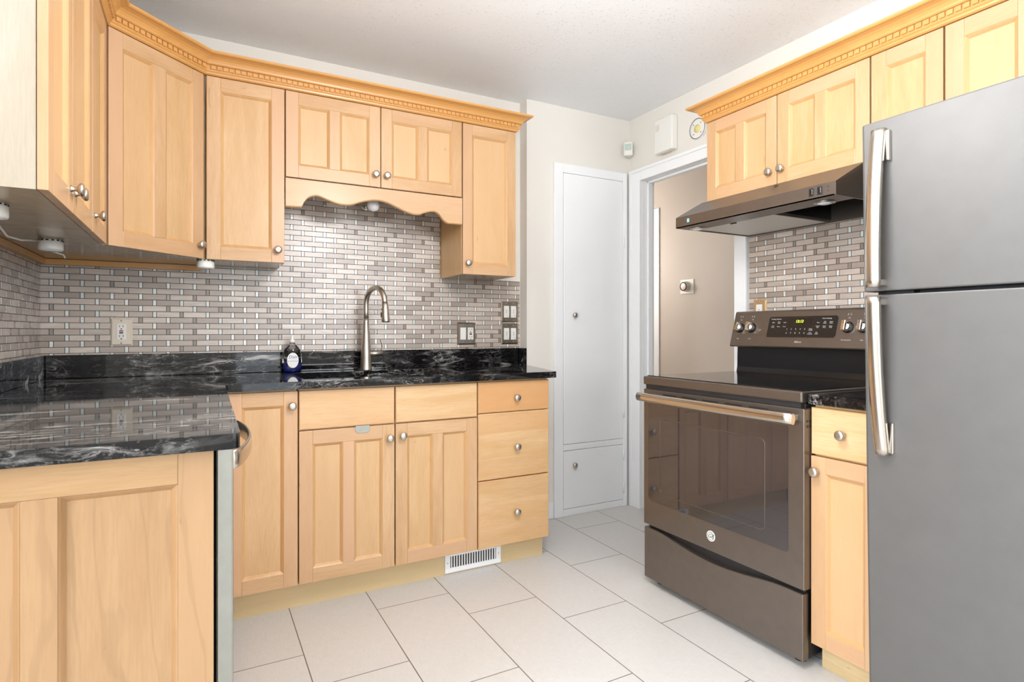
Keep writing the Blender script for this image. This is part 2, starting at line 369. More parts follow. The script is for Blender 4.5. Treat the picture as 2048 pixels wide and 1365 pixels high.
g = MB().box(XR, XR+.1, Y0, OP0, 0, ZC).box(XR, XR+.1, OP1, WJ, 0, ZC).box(XR, XR+.1, OP0, OP1, OPZ, ZC).box(XR, XR+.1, WJ+.2, Y1, 0, ZC, 1)
struct(g.build('wall_right', ['wall', 'taupe']))
g = MB().box(X1, X1+.1, .8, Y1, 0, ZC).box(XR+.1, X1, .8, .9, 0, ZC).box(XR, X1, Y1, Y1+.1, 0, ZC)
struct(g.build('wall_hall', 'taupe'))
# rear wall with a patio door opening and an added, unseen window
g = MB()
for a in ((X0, .36, 0, ZC), (.36, 1.04, 2.05, ZC), (1.04, 1.15, 0, ZC), (1.15, 2.33, 0, .95), (1.15, 2.33, 2.08, ZC), (2.33, XR, 0, ZC)): g.box(a[0], a[1], Y0-.1, Y0, a[2], a[3])
struct(g.build('wall_rear', 'wall'))
g = MB()
for a in ((Y0, -.80, 0, ZC), (-.80, 1.0, 0, .72), (-.80, 1.0, 2.18, ZC), (1.0, 1.15, 0, ZC)): g.box(X0-.1, X0, a[0], a[1], a[2], a[3])
struct(g.build('wall_dining', 'wall'))
def window(name, axis, fixed, a0, a1, z0, z1, mull):
    g = MB(); t_ = .05
    def bx(p0, p1, q0, q1, d0=-.06, d1=.012):
        if axis == 'x': g.box(p0, p1, fixed+d0, fixed+d1, q0, q1)
        else: g.box(fixed+d0, fixed+d1, p0, p1, q0, q1)
    bx(a0, a1, z0, z0+t_); bx(a0, a1, z1-t_, z1); bx(a0, a0+t_, z0+t_, z1-t_); bx(a1-t_, a1, z0+t_, z1-t_)
    for k in mull: bx(k-.02, k+.02, z0+t_, z1-t_)
    w_ = struct(g.build(name, 'white', bevel=.003))
    g = MB()
    if axis == 'x': g.box(a0+t_, a1-t_, fixed-.03, fixed-.024, z0+t_, z1-t_)
    else: g.box(fixed-.03, fixed-.024, a0+t_, a1-t_, z0+t_, z1-t_)
    g.build('pane', 'pane', w_)
window('added_window_1', 'x', Y0, 1.15, 2.33, .95, 2.08, [1.74]); window('added_window_2', 'y', X0, -.80, 1.0, .72, 2.18, [-.2, .4])  # both windows are added and unseen, made to bring in daylight
window('door_3', 'x', Y0, .36, 1.04, 0, 2.05, [])
# mosaic tile sheets
struct(MB().box(XL+.006, 1.666, WB-.006, WB, 1.0, 1.405).box(.329, 1.166, WB-.006, WB, 1.405, 1.80).build('trim_1', 'tile_x'))
struct(MB().box(XL, XL+.006, 1.24, WB, 1.0, 1.405).build('trim_2', 'tile_y'))
struct(MB().box(XR-.006, XR, .9, 1.991, .9, 1.72).build('trim_3', 'tile_y'))
# doorway casing and jambs
def casing_profile(g, pts_fn): pass
g = MB(); cx0 = XR-.018
g.box(cx0, XR, OP1, OP1+.095, 0, OPZ+.075).box(cx0, XR, OP0-.078, OP0, 0, OPZ+.075).box(cx0, XR, OP0, OP1, OPZ, OPZ+.075)
g.box(cx0-.006, cx0, OP1+.072, OP1+.095, 0, OPZ+.075).box(cx0-.006, cx0, OP0-.078, OP0-.06, 0, OPZ+.075).box(cx0-.006, cx0, OP0-.06, OP1+.072, OPZ+.056, OPZ+.075)
g.box(XR, XR+.1, OP1-.001, OP1+.02, 0, OPZ).box(XR, XR+.1, OP0-.02, OP0+.001, 0, OPZ).box(XR, XR+.1, OP0, OP1, OPZ-.001, OPZ+.02)
g.box(XR+.045, XR+.082, OP1-.012, OP1, 0, OPZ).box(XR+.045, XR+.082, OP0, OP0+.012, 0, OPZ).box(XR+.045, XR+.082, OP0, OP1, OPZ-.012, OPZ)
struct(g.build('trim_4', 'white', bevel=.003))
# hall: white door casing on the far wall
struct(MB().box(X1-.012, X1, 3.80, 3.89, 0, 2.175).box(X1-.012, X1, 3.89, 4.62, 2.09, 2.175).box(X1-.03, X1, 4.62, 4.71, 0, 2.175).box(X1-.012, X1, 3.89, 4.62, 0, 2.09).build('trim_5', 'white', bevel=.003))
# pantry cupboard in the back wall
PX0, PX1 = 1.850, 2.398
g = MB(); py = WJ-.02
g.box(PX0, 1.912, py, WJ, 0, 2.115).box(2.364, PX1, py, WJ, 0, 2.115).box(1.912, 2.364, py, WJ, 2.06, 2.115).box(1.912, 2.364, py, WJ, .393, .43).box(1.912, 2.364, py, WJ, 0, .043)
struct(g.build('trim_6', 'white', bevel=.003))
for nm, z0, z1, kz, hz in (('door_1', .432, 2.058, 1.207, (.60, 1.67)), ('door_2', .045, .391, .304, (.12, .33))):
    d = struct(MB().box(1.914, 2.362, WJ-.022, WJ-.001, z0, z1).build(nm, 'white', bevel=.003))
    MB().lathe([(.007, 0), (.007, .012), (.016, .016), (.017, .022), (.010, .028), (0, .029)], (1.985, WJ-.022, kz), 'y', flip=-1, seg=16).build('knob', 'nickel', d)
    for h in hz: MB().tube([(2.363, WJ-.026, h-.035), (2.363, WJ-.026, h+.035)], .005, 8).build('hinge', 'white', d)
struct(MB().box(1.674, PX0-.002, WJ-.014, WJ, 0, .10).build('baseboard_back', 'white', bevel=.003))
struct(MB().box(X1-.014, X1, .9, 3.78, 0, .10).build('baseboard_hall', 'white', bevel=.003))

# unseen pendant stem added to go with the kitchen fill light, above and behind the view
lt = thing('added_pendant', 'added, unseen slim brushed steel pendant stem hanging from the middle of the ceiling', 'lamp', (.80, 1.05, ZC))
MB().lathe([(.06, 0), (.06, .02), (.05, .028), (0, .028)], axis='z', flip=-1, seg=32).build('canopy', 'steel', lt)
MB().tube([(0, 0, -.028), (0, 0, -.285)], .006, 10).build('stem', 'steel', lt)
MB().lathe([(.04, .28), (.045, .30)], axis='z', flip=-1, seg=32).build('lamp_holder', 'steel', lt)

# ------------------------------------------------------------------ knobs, doors, cabinets
def knob(parent, x, z, y=0):
    return MB().lathe([(.0085, 0), (.0085, .002), (.0055, .006), (.0055, .012), (.012, .016), (.0158, .020), (.0162, .024), (.0135, .0275), (.007, .029), (0, .0293)], (x, y, z), 'y', flip=-1, seg=24).build('knob', 'nickel', parent)
def door(parent, x0, x1, z0, z1, panels=1, kn=None, st=.052, name='door', t=.0195, mull=.046, mats=('wood_v', 'wood_h', 'wood_panel', 'wood_groove'), mc=None, rail=None):
    w_, h_ = x1-x0, z1-z0; rail = rail or st+.003; g = MB()
    g.box(0, st, 0, t, 0, h_, 0); g.box(w_-st, w_, 0, t, 0, h_, 0)
    g.box(st, w_-st, 0, t, 0, rail, 1); g.box(st, w_-st, 0, t, h_-rail, h_, 1)
    xs = [st, w_-st]
    if panels == 2:
        c = mc-x0 if mc is not None else w_/2; g.box(c-mull/2, c+mull/2, 0, t, rail, h_-rail, 0); xs = [st, c-mull/2, c+mull/2, w_-st]
    b = .011; d = .0105
    for i in range(0, len(xs), 2):
        a0, a1, c0, c1 = xs[i], xs[i+1], rail, h_-rail
        g.nt(); tp = g.t
        g.poly([(a0+b, d, c0+b), (a1-b, d, c0+b), (a1-b, d, c1-b), (a0+b, d, c1-b)], 2)
        o_ = [(a0, c0), (a1, c0), (a1, c1), (a0, c1)]; k_ = .0035
        m1 = [(a0+k_, c0+k_), (a1-k_, c0+k_), (a1-k_, c1-k_), (a0+k_, c1-k_)]
        i_ = [(a0+b, c0+b), (a1-b, c0+b), (a1-b, c1-b), (a0+b, c1-b)]
        for j in range(4):
            k = (j+1) % 4
            g.poly([(o_[j][0], .0005, o_[j][1]), (o_[k][0], .0005, o_[k][1]), (m1[k][0], .003, m1[k][1]), (m1[j][0], .003, m1[j][1])], 3)
            g.poly([(m1[j][0], .003, m1[j][1]), (m1[k][0], .003, m1[k][1]), (i_[k][0], d, i_[k][1]), (i_[j][0], d, i_[j][1])], 3)
    g2 = g.build(name, list(mats), parent, (x0, 0, z0), bevel=.0014)
    if kn: knob(g2, kn[0]-x0, kn[1]-z0)
    return g2
def slab(parent, x0, x1, z0, z1, name='drawer', kn=None, lab=None):
    g = MB(); h = z1-z0; n = max(1, round(h/.105)); w_ = x1-x0
    c = [0]+[h*(i+random.uniform(-.12, .12))/n for i in range(1, n)]+[h]
    # glued-up boards: one slab, boards told apart by tone
    b = .003
    for i in range(n): 
        g.nt(); g.poly([(b, 0, c[i]+(b if i == 0 else 0)), (w_-b, 0, c[i]+(b if i == 0 else 0)), (w_-b, 0, c[i+1]-(b if i == n-1 else 0)), (b, 0, c[i+1]-(b if i == n-1 else 0))], 0)
    g.nt(); O = [(0, 0), (w_, 0), (w_, h), (0, h)]; I = [(b, b), (w_-b, b), (w_-b, h-b), (b, h-b)]
    for j in range(4):
        k = (j+1) % 4
        g.poly([(O[j][0], b, O[j][1]), (O[k][0], b, O[k][1]), (I[k][0], 0, I[k][1]), (I[j][0], 0, I[j][1])]); g.poly([(O[j][0], b, O[j][1]), (O[k][0], b, O[k][1]), (O[k][0], .0195, O[k][1]), (O[j][0], .0195, O[j][1])])
    g.poly([(p[0], .0195, p[1]) for p in O])
    o = g.build(name, 'wood_board', parent, (x0, 0, z0))
    if kn: knob(o, kn[0]-x0, kn[1]-z0)
    return o
def carcass(parent, x0, x1, depth, z0, z1, hollow=False, side='wood_side', under='under', name='cabinet_box'):
    y = .021
    g = MB()
    if not hollow: g.box(x0, x1, y, depth, z0, z1, 0, mb=1)
    else:
        t = .016; g.box(x0, x0+t, y, depth, z0, z1).box(x1-t, x1, y, depth, z0, z1).box(x0+t, x1-t, y, depth, z0, z0+t, 0, mb=1).box(x0+t, x1-t, depth-.006, depth, z0+t, z1)
        g.box(x0+t, x1-t, y, y+.018, z1-.022, z1).box(x0+t, x1-t, y, y+.018, z1-.17, z1-.15)
    return g.build(name, [side, under], parent)

def at_x(x0, x1): return (x0, x1)
# --- sink-wall base cabinets (face toward -Y, doors at Y=2.40)
def base_root(label, x, name='base_cabinet'): return thing(name, label, 'cabinet', (x, 2.40, 0), 0)
x = .344; r = base_root('maple base cabinet under the sink with two false drawer fronts and two doors', x)
carcass(r, 0, .772, .59, .105, .884, True)
slab(r, 0, .384, .721, .876, 'false_drawer_front'); slab(r, .389, .770, .721, .876, 'false_drawer_front')
dL = door(r, 0, .384, .113, .716, 2, (.705-x, .660)); door(r, .389, .770, .113, .716, 2, (.761-x, .666))
hook_p = (.563, .622)
g = MB(); g.prism([(0, .030), (0, .008), (.008, 0), (.051, 0), (.059, .008), (.059, .030)], 1, -.0025, -.0005)
tag(g.build('over_door_hook', 'dwsteel', None, (.563, 2.40, .691), bevel=.0006), 'small silver rounded plate hooked over the top of the left sink door', 'hook')
x = 1.120; r = base_root('maple base cabinet of three drawers at the right end of the sink wall', x)
carcass(r, 0, .380, .59, .105, .884, True)
slab(r, 0, .378, .734, .876, 'drawer', (1.314-x, .798)); slab(r, 0, .378, .424, .730, 'drawer', (1.316-x, .567)); slab(r, 0, .378, .110, .420, 'drawer', (1.315-x, .260))
r = thing('corner_base_cabinet', 'maple corner base cabinet with one tall door between dishwasher and sink doors', 'cabinet', (.085, 2.40, 0))
MB().box(.0, .252, .021, .59, .105, .884).box(-.655, -.001, -.475, .59, .105, .884).build('cabinet_box', 'wood_side', r)
door(r, .003, .254, .113, .876, 1, (.317-.085, .819))
o = MB().box(.105, 1.502, 2.468, 2.486, 0, .104).build('toe_kick_board', 'toe'); tag(o, 'long pale scuffed toe board under the sink wall base cabinets', 'toe kick')
# --- floor register in the toe board
v = thing('air_vent', 'white metal vent register with dark slots in the toe board', 'vent', (.982, 2.467, 0))
g = MB(); w_, h0, h1 = .285, .006, .094
g.box(0, w_, -.005, 0, h0, h0+.022).box(0, w_, -.005, 0, h1-.014, h1).box(0, .026, -.005, 0, h0+.022, h1-.014).box(w_-.026, w_, -.005, 0, h0+.022, h1-.014)
g.build('frame', 'white', v, bevel=.0012)
g = MB()
for i in range(18): g.box(.033+i*.01295-.0028, .033+i*.01295+.0028, -.004, -.001, h0+.022, h1-.014)
g.build('louvre', 'white', v)
MB().box(.026, w_-.026, -.0008, 0, h0+.022, h1-.014).build('opening', 'dark', v)
for xx in (.013, w_-.013): MB().lathe([(.003, 0), (.003, .001), (0, .0018)], (xx, -.005, .052), 'y', flip=-1, seg=10).build('screw', 'nickel', v)
# --- left run: end panel, dishwasher
r = thing('end_panel', 'figured maple end panel with raised frame closing the counter end nearest the camera', 'cabinet panel', (-.512, 1.262, 0))
door(r, 0, .536, .0, .884, 2, None, st=.060, name='panel', mull=.052, mc=.512-.243, mats=('wood_end', 'wood_end_h_shaded', 'wood_end', 'wood_end_groove_shaded'), rail=.062)
MB().box(-.064, -.001, 0, .0195, 0, .884).build('filler_strip', 'wood_end', r)
dw = thing('dishwasher', 'stainless dishwasher under the counter with a bowed bar handle', 'dishwasher', (.060, 1.290, 0), PI/2)
MB().box(.004, .60, .035, .60, .02, .876, 0).build('body', 'blackmatte', dw)
d_ = MB().box(.002, .602, .0, .032, .10, .878).build('door', 'dwsteel', dw, bevel=.004)
MB().box(.01, .59, .05, .06, 0, .098).build('toe_panel', 'blackmatte', dw)
pts = [(.03+.54*i/24, -.052*math.sin(PI*i/24)**.62+.004, .846) for i in range(25)]
MB().tube(pts, .01, 14, flat=(.0055, .020)).build('handle', 'handle', d_)
# --- wall cabinets
ZU, ZT = 1.408, 2.165
def wallcab(name, label, x, y, rz, w_, depth, z0, z1, group=None, side='wood_side'):
    r = thing(name, label, 'cabinet', (x, y, z0), rz, group); carcass(r, 0, w_, depth, .0, z1-z0, side=side); return r
r = wallcab('wall_cabinet', 'tall single-door maple wall cabinet left of the sink window gap, above the soap', .023, 2.69, 0, .304, .309, ZU, ZT)
door(r, .002, .302, 0, ZT-ZU-.002, 1, (.297-.023, 1.462-ZU))
r = wallcab('wall_cabinet', 'short two-door maple wall cabinet above the sink with a scalloped valance', .329, 2.69, 0, .838, .309, 1.787, ZT)
door(r, .002, .419, 0, ZT-1.789, 2, (.724-.329, 1.843-1.787)); door(r, .423, .834, 0, ZT-1.789, 2, (.777-.329, 1.843-1.787))
prof = [(.0, 1.655), (.06, 1.657), (.068, 1.660), (.076, 1.677), (.095, 1.702), (.131, 1.715), (.175, 1.702), (.215, 1.690), (.251, 1.686), (.29, 1.692), (.33, 1.708), (.39, 1.723), (.45, 1.718), (.52, 1.692), (.575, 1.676), (.61, 1.677), (.65, 1.692), (.683, 1.699), (.706, 1.692), (.725, 1.672), (.741, 1.656), (.758, 1.648), (.767, 1.647), (.836, 1.647)]
def crv(p, n=4):
    out = []
    for i in range(len(p)-1):
        p0, p1, p2, p3 = p[max(i-1, 0)], p[i], p[i+1], p[min(i+2, len(p)-1)]
        for k in range(n):
            t = k/n; out.append(tuple(.5*((2*p1[j])+(-p0[j]+p2[j])*t+(2*p0[j]-5*p1[j]+4*p2[j]-p3[j])*t*t+(-p0[j]+3*p1[j]-3*p2[j]+p3[j])*t**3) for j in (0, 1)))
    return out+[p[-1]]
pc = crv(prof, 3); zt = 1.781
g = MB(); g.nt()
bot = [(x_+.001, z_-1.787) for x_, z_ in pc]
for (a, b) in zip(bot, bot[1:]):
    A = [(a[0], 0, a[1]+.006), (b[0], 0, b[1]+.006), (b[0], 0, zt-1.787), (a[0], 0, zt-1.787)]; g.poly(A, 0)
    g.poly([(a[0], .019, a[1]), (b[0], .019, b[1]), (b[0], .019, zt-1.787), (a[0], .019, zt-1.787)], 0)
    g.poly([(a[0], 0, a[1]+.006), (b[0], 0, b[1]+.006), (b[0], .003, b[1]+.001), (a[0], .003, a[1]+.001)], 1); g.poly([(a[0], .003, a[1]+.001), (b[0], .003, b[1]+.001), (b[0], .019, b[1]), (a[0], .019, a[1])], 1)
g.poly([(bot[0][0], 0, zt-1.787), (bot[-1][0], 0, zt-1.787), (bot[-1][0], .019, zt-1.787), (bot[0][0], .019, zt-1.787)])
g.build('valance', ['wood_h', 'wood_groove'], r)
r = wallcab('wall_cabinet', 'tall single-door maple wall cabinet at the right end above the switches', 1.168, 2.69, 0, .307, .309, 1.400, ZT)
door(r, .002, .305, 0, ZT-1.402, 1, (1.194-1.168, .056))
# diagonal corner cabinet
r = thing('corner_wall_cabinet', 'diagonal corner maple wall cabinet with a two-panel door', 'cabinet', (-.28, 2.41, ZU), math.atan2(.28, .30))
MB().prism([(-.58, 2.412), (-.301, 2.412), (-.293, 2.424), (.010, 2.707), (.021, 2.714), (.021, 2.999), (-.576, 2.999)][0:0] or [(-.575, 2.412), (-.300, 2.412), (-.288, 2.431), (.004, 2.704), (.021, 2.711), (.021, 2.999), (-.575, 2.999)], 2, ZU, ZT).build('cabinet_box', ['under'], None)
cb = bpy.data.objects['cabinet_box.%03d' % 0] if 'cabinet_box.000' in bpy.data.objects else [o for o in bpy.data.objects if o.name.startswith('cabinet_box') and o.parent is None][-1]
cb.parent = r; bpy.context.view_layer.update(); cb.matrix_parent_inverse = (Matrix.Translation((-.28, 2.41, ZU)) @ Matrix.Rotation(math.atan2(.28, .30), 4, 'Z')).inverted()
dw_ = math.hypot(.28, .30)
door(r, .006, dw_-.008, 0, ZT-ZU-.002, 2, (dw_-.030, .053), mull=.050)
o = MB().box(-.57, .005, 2.968, 2.988, 1.384, 1.4065).box(-.57, -.55, 1.56, 2.968, 1.384, 1.4065).build('mounting_rail', 'crown'); tag(o, 'brown wooden rail under the corner wall cabinets against the tile', 'rail')
# left run uppers
def leftcab(label, y0, y1, doors):
    r = thing('wall_cabinet', label, 'cabinet', (-.28, y0, ZU), PI/2)
    carcass(r, .0, y1-y0, .296, 0, ZT-ZU, side='wood_pale')
    for (a, b, k) in doors: door(r, a-y0, b-y0, 0, ZT-ZU-.002, 1, (k-y0, .055))
leftcab('two-door maple wall cabinet at the left edge with a pale end panel', 1.537, 2.108, [(1.535, 1.802, 1.775), (1.806, 2.106, 1.833)])
leftcab('single-door maple wall cabinet on the left wall beside the corner cabinet', 2.110, 2.408, [(2.112, 2.402, 2.150)])
# --- right-wall uppers, facing -X
ZR0, ZR1 = 1.720, 2.090
def rightcab(label, y0, y1, z0, doors):
    r = thing('wall_cabinet', label, 'cabinet', (2.10, y0, z0), -PI/2); carcass(r, 0, y0-y1, .329, 0, ZR1-z0)
    for (a, b, p, k) in doors: door(r, y0-a, y0-b, .0, ZR1-z0-.002, p, (y0-k[0], k[1]-z0) if k else None)
rightcab('short two-door maple wall cabinet above the range hood', 1.964, 1.210, ZR0, [(1.963, 1.590, 2, (1.618, 1.775)), (1.586, 1.212, 2, (1.562, 1.777))])
rightcab('two-door maple wall cabinet above the refrigerator', 1.206, .500, 1.712, [(1.206, .980, 1, (1.000, 1.765)), (.974, .735, 1, (.760, 1.765)), (.730, .503, 1, (.705, 1.765))])

# --- crown mouldings
CP = [(-.02, 0), (.004, 0), (.009, .004), (.0105, .010), (.014, .013), (.0165, .018), (.0165, .036), (.0235, .0375), (.027, .041), (.029, .047), (.034, .055), (.043, .0625), (.055, .0665), (.064, .0675), (.068, .071), (.068, .0785), (-.02, .0785)]
def offs(path, o):
    out = []; n = len(path)
    P = [Vector(p) for p in path]
    for i in range(n):
        d0 = (P[i]-P[i-1]).normalized() if i > 0 else None; d1 = (P[i+1]-P[i]).normalized() if i < n-1 else None
        n0 = Vector((d0.y, -d0.x)) if d0 else None; n1 = Vector((d1.y, -d1.x)) if d1 else None
        if n0 is None: q = P[i]+n1*o
        elif n1 is None: q = P[i]+n0*o
        else:
            b = (n0+n1).normalized(); q = P[i]+b*(o/max(.3, b.dot(n0)))
        out.append(q)
    return out
def crown(label, path, z0, dent_segs):
    g = MB(); cols = [offs(path, o) for o, _ in CP]; n = len(path)
    V = [[g.bm.verts.new((cols[j][i].x, cols[j][i].y, z0+CP[j][1])) for j in range(len(CP))] for i in range(n)]
    for i in range(n-1):
        g.nt()
        for j in range(len(CP)): k = (j+1) % len(CP); g._f((V[i][j], V[i][k], V[i+1][k], V[i+1][j]))
    g._f(V[0]); g._f(V[-1][::-1])
    o = g.build('crown_moulding', 'crown'); tag(o, label, 'crown moulding')
    g = MB(); a_ = offs(path, .0160); b_ = offs(path, .0215)
    for i in range(n-1):
        p, q = a_[i], a_[i+1]; L = (q-p).length; d = (q-p).normalized(); nn = Vector((d.y, -d.x)); k = int((L-.006)/.0225); s0 = (L-k*.0225)/2
        for m_ in range(k):
            s = s0+m_*.0225+.003; A = p+d*s; B = p+d*(s+.0162); A2 = A+nn*.0068; B2 = B+nn*.0068
            g.prism([(A.x, A.y), (B.x, B.y), (B2.x, B2.y), (A2.x, A2.y)], 2, z0+.0195, z0+.0345)
    d_ = g.build('dentil_strip', 'crown', o); return o
crown('long dentil crown moulding over the left and sink wall cabinets, turning the corner', [(XL+.003, 1.537), (-.28, 1.537), (-.28, 2.412), (.020, 2.69), (1.475, 2.69), (1.475, 2.998)], ZT, None)
crown('dentil crown moulding over the wall cabinets on the refrigerator side', [(XR-.003, 1.964), (2.10, 1.964), (2.10, .500), (XR-.003, .500)], ZR1, None)

# ------------------------------------------------------------------ counters
def fill_slab(g, outer, hole, z0, z1):
    bm = g.bm
    def face(z):
        es = []
        loops = []
        for lp in ([outer]+([hole] if hole else [])):
            vs = [bm.verts.new((p[0], p[1], z)) for p in lp]; loops.append(vs)
            es += [bm.edges.new((vs[i], vs[(i+1) % len(vs)])) for i in range(len(vs))]
        bmesh.ops.triangle_fill(bm, use_beauty=True, use_dissolve=False, edges=es); return loops
    A = face(z0); B = face(z1)
    for la, lb in zip(A, B):
        for i in range(len(la)): g._f((la[i], la[(i+1) % len(la)], lb[(i+1) % len(la)], lb[i]))
def rnd(cx, cy, r, a0, a1, n=5): return [(cx+r*math.cos(a0+(a1-a0)*i/n), cy+r*math.sin(a0+(a1-a0)*i/n)) for i in range(n+1)]
CT = .915
outer = [(-.574, 1.232)]+rnd(.070-.02, 1.232+.02, .02, -PI/2, 0)+[(.082, 2.36), (.090, 2.373), (.105, 2.375)]+rnd(1.531-.014, 2.375+.014, .014, -PI/2, .25)+[(1.674, 2.916), (1.6695, 2.918), (1.6695, 2.997), (-.574, 2.997)]
SX0, SX1, SY0, SY1 = .375, 1.02, 2.475, 2.862
hole = [(SX0, SY0), (SX0, SY1), (SX1, SY1), (SX1, SY0)]
g = MB(); fill_slab(g, outer, hole, CT-.030, CT)
ct = g.build('countertop', 'granite', bevel=.004); tag(ct, 'black veined granite L-shaped countertop with sink cut-out', 'countertop')
bs = MB().box(-.553, 1.648, 2.978, 2.996, CT+.0003, 1.012).build('backsplash_ledge', 'granite', bevel=.002); tag(bs, 'low black granite upstand along the sink wall', 'upstand')
bs = MB().box(-.574, -.5545, 1.245, 2.996, CT+.0003, 1.012).build('backsplash_ledge', 'granite', bevel=.002); tag(bs, 'low black granite upstand along the left wall', 'upstand')
bs = MB().box(1.650, 1.6695, 2.916, 2.996, CT+.0003, 1.012).build('backsplash_ledge', 'granite', bevel=.002); tag(bs, 'short black granite upstand end piece by the wall corner', 'upstand')
# sink bowl
sk = thing('kitchen_sink', 'undermount steel sink bowl let into the black granite', 'sink', (SX0, SY0, .68))
w_, d_ = SX1-SX0, SY1-SY0; zt = CT-.031-.68; g = MB(); e = .004
g.box(-.012, 0, -.012, d_+.012, 0, zt).box(w_, w_+.012, -.012, d_+.012, 0, zt).box(0, w_, -.012, 0, 0, zt).box(0, w_, d_, d_+.012, 0, zt).box(0, w_, 0, d_, 0, .006)
g.build('bowl', 'steel', sk)
MB().lathe([(.042, 0), (.042, .003), (.03, .004), (.028, .001), (0, .001)], (w_/2, d_/2, .006), seg=20).build('drain', 'chrome', sk)
# right small counter
ct = MB().box(1.752, XR-.008, .99, 1.2095, .872, .906).build('countertop', 'granite', bevel=.004); tag(ct, 'short black granite countertop between range and refrigerator', 'countertop')
r = thing('base_cabinet', 'narrow maple base cabinet with one drawer between range and refrigerator', 'cabinet', (1.765, 1.207, 0), -PI/2)
carcass(r, .002, .222, .655, .098, .871, True)
slab(r, 0, .224, .710, .863, 'drawer', (1.207-1.098, .787)); door(r, 0, .224, .088, .704, 1, (1.207-1.185, .655), st=.050)
MB().box(.006, .222, .050, .066, 0, .097).build('toe_kick', 'toe', r)

# ------------------------------------------------------------------ range
R = thing('kitchen_range', 'slate electric range with black glass cooktop and oven', 'range', (1.735, 1.985, 0), -PI/2)
MB().box(.008, .762, .025, .66, .03, .872).build('body', 'blackmatte', R, bevel=.002)
for xx in (.05, .72):
    for yy in (.06, .6): MB().lathe([(.02, 0), (.02, .012), (.012, .014), (.012, .032), (0, .032)], (xx, yy, 0), seg=14).build('foot', 'black', R)
MB().box(0, .770, -.004, .60, .876, .9125).build('cooktop_frame', 'slate', R, bevel=.006, seg=3)
MB().box(.010, .760, .012, .555, .9126, .916).build('cooktop_glass', 'ceramic', R, bevel=.001)
MB().box(.01, .76, .004, .03, .858, .876).build('front_gap', 'blackmatte', R)
# oven door with window
dr = MB()
gx0, gx1, gz0, gz1 = .030, .716, .370, .795
dr.box(0, .775, 0, .045, .262, .857)
od = dr.build('oven_door', 'slate', R)
md = od.modifiers.new('bevel', 'BEVEL'); md.width = .003; md.segments = 2; md.limit_method = 'ANGLE'
pw = [(gx0, gz0+.02), (gx0+.006, gz0+.006), (gx0+.02, gz0), (gx1-.006, gz0), (gx1, gz0+.006), (gx1, gz1-.006), (gx1-.006, gz1), (gx0+.006, gz1), (gx0, gz1-.006)]
MB().prism(pw, 1, -.0012, .004).build('oven_window', 'ovenglass', od)
fr = MB(); a0, a1, b0, b1 = gx0+.075, gx1-.09, gz0+.045, gz1-.06
ring = rnd(a0+.02, b0+.02, .02, PI, PI*1.5)+rnd(a1-.02, b0+.02, .02, PI*1.5, 2*PI)+rnd(a1-.02, b1-.02, .02, 0, PI/2)+rnd(a0+.02, b1-.02, .02, PI/2, PI)
fr.tube([(x_, -.0012, z_) for x_, z_ in ring[:]]+[(ring[0][0], -.0012, ring[0][1])], .0012, 6)
fr.build('window_border', 'slate', od)
g = MB()
for i in range(5): g.box(.12+i*.11, .20+i*.11, -.0008, .001, .838, .8425)
g.build('vent_slot', 'blackmatte', od)
g = MB(); 
for zz in (.795, .812): g.box(.7752, .776, .012, .018, zz, zz+.008); g.box(.7752, .776, .024, .030, zz, zz+.008)
g.build('side_vent', 'dark', od)
# handle: bowed flat bar with end posts
hp = [(.012+.756*i/20, -.046-.010*math.sin(PI*i/20), .826) for i in range(21)]
hd = MB().tube(hp, .01, 16, flat=(.0105, .0185)).build('handle', 'handle', od)
for xx in (.035, .738): MB().box(xx-.018, xx+.018, -.045, .002, .816, .838).build('handle_post', 'handle', od, bevel=.006)
# badge
bd = MB().lathe([(.0205, 0), (.0205, .002), (.018, .003), (.0165, .0022), (0, .0022)], (.384, 0, .321), 'y', flip=-1, seg=28).build('badge', 'plastic', od)
text_mesh([('GE', .384, .321, .0235, 0, .35)], 'badge_letters', ['dark'], od, (0, -.0026, 0))
g = MB(); g.tube([(.384+.0150*math.cos(a*PI/12), -.0024, .321+.0150*math.sin(a*PI/12)) for a in range(25)], .0009, 5); g.build('badge_ring', 'dark', od)
# storage drawer: dipped top edge
n = 20; top = []
for i in range(n+1):
    t_ = i/n; x_ = .004+.766*t_; dip = 0 if t_ < .12 or t_ > .88 else .030*math.sin(PI*(t_-.12)/.76)**1.2
    top.append((x_, .248-dip))
g = MB(); g.prism([(.004, .028), (.770, .028)]+top[::-1], 1, 0, .030); g.build('drawer', 'slate', R, bevel=.0025)
MB().box(.02, .75, .031, .035, .10, .262).build('drawer_recess', 'black', R)
# back guard
MB().prism([(.575, .914), (.60, .905), (.665, .905), (.665, 1.19), (.60, 1.19), (.583, 1.05), (.580, .94)], 0, .012, .758).build('backguard_glass', 'black', R, bevel=.002)
al = math.atan2(.045, .159)
pn = MB().prism([(.545, 1.043), (.548, 1.036), (.60, 1.036), (.66, 1.06), (.66, 1.206), (.597, 1.206), (.590, 1.202)], 0, -.004, .774).build('control_panel', 'slate', R, bevel=.004, seg=3)
fl = MB().prism([(.198, .043), (.516, .043), (.524, .051), (.524, .130), (.516, .138), (.206, .138), (.198, .130)], 1, -.0025, .004).build('display_panel', 'black', pn, (0, .545, 1.043), rot=(-al, 0, 0))
MB().box(.298, .408, -.0032, -.002, .090, .128).build('clock_window', 'ceramic', fl)
T = [('Cooking Options', .236, .126, .0075, 0, 0), ('Oven Settings', .478, .126, .0075, 0, 0)]
for i, s_ in enumerate(('Bake', 'Conv\nBake', 'Broil')): T.append((s_, .224+i*.029, .110, .0062, 0, 0))
for i, s_ in enumerate(('Conv\nRoast', 'Warm', 'Proof')): T.append((s_, .224+i*.029, .091, .0062, 0, 0))
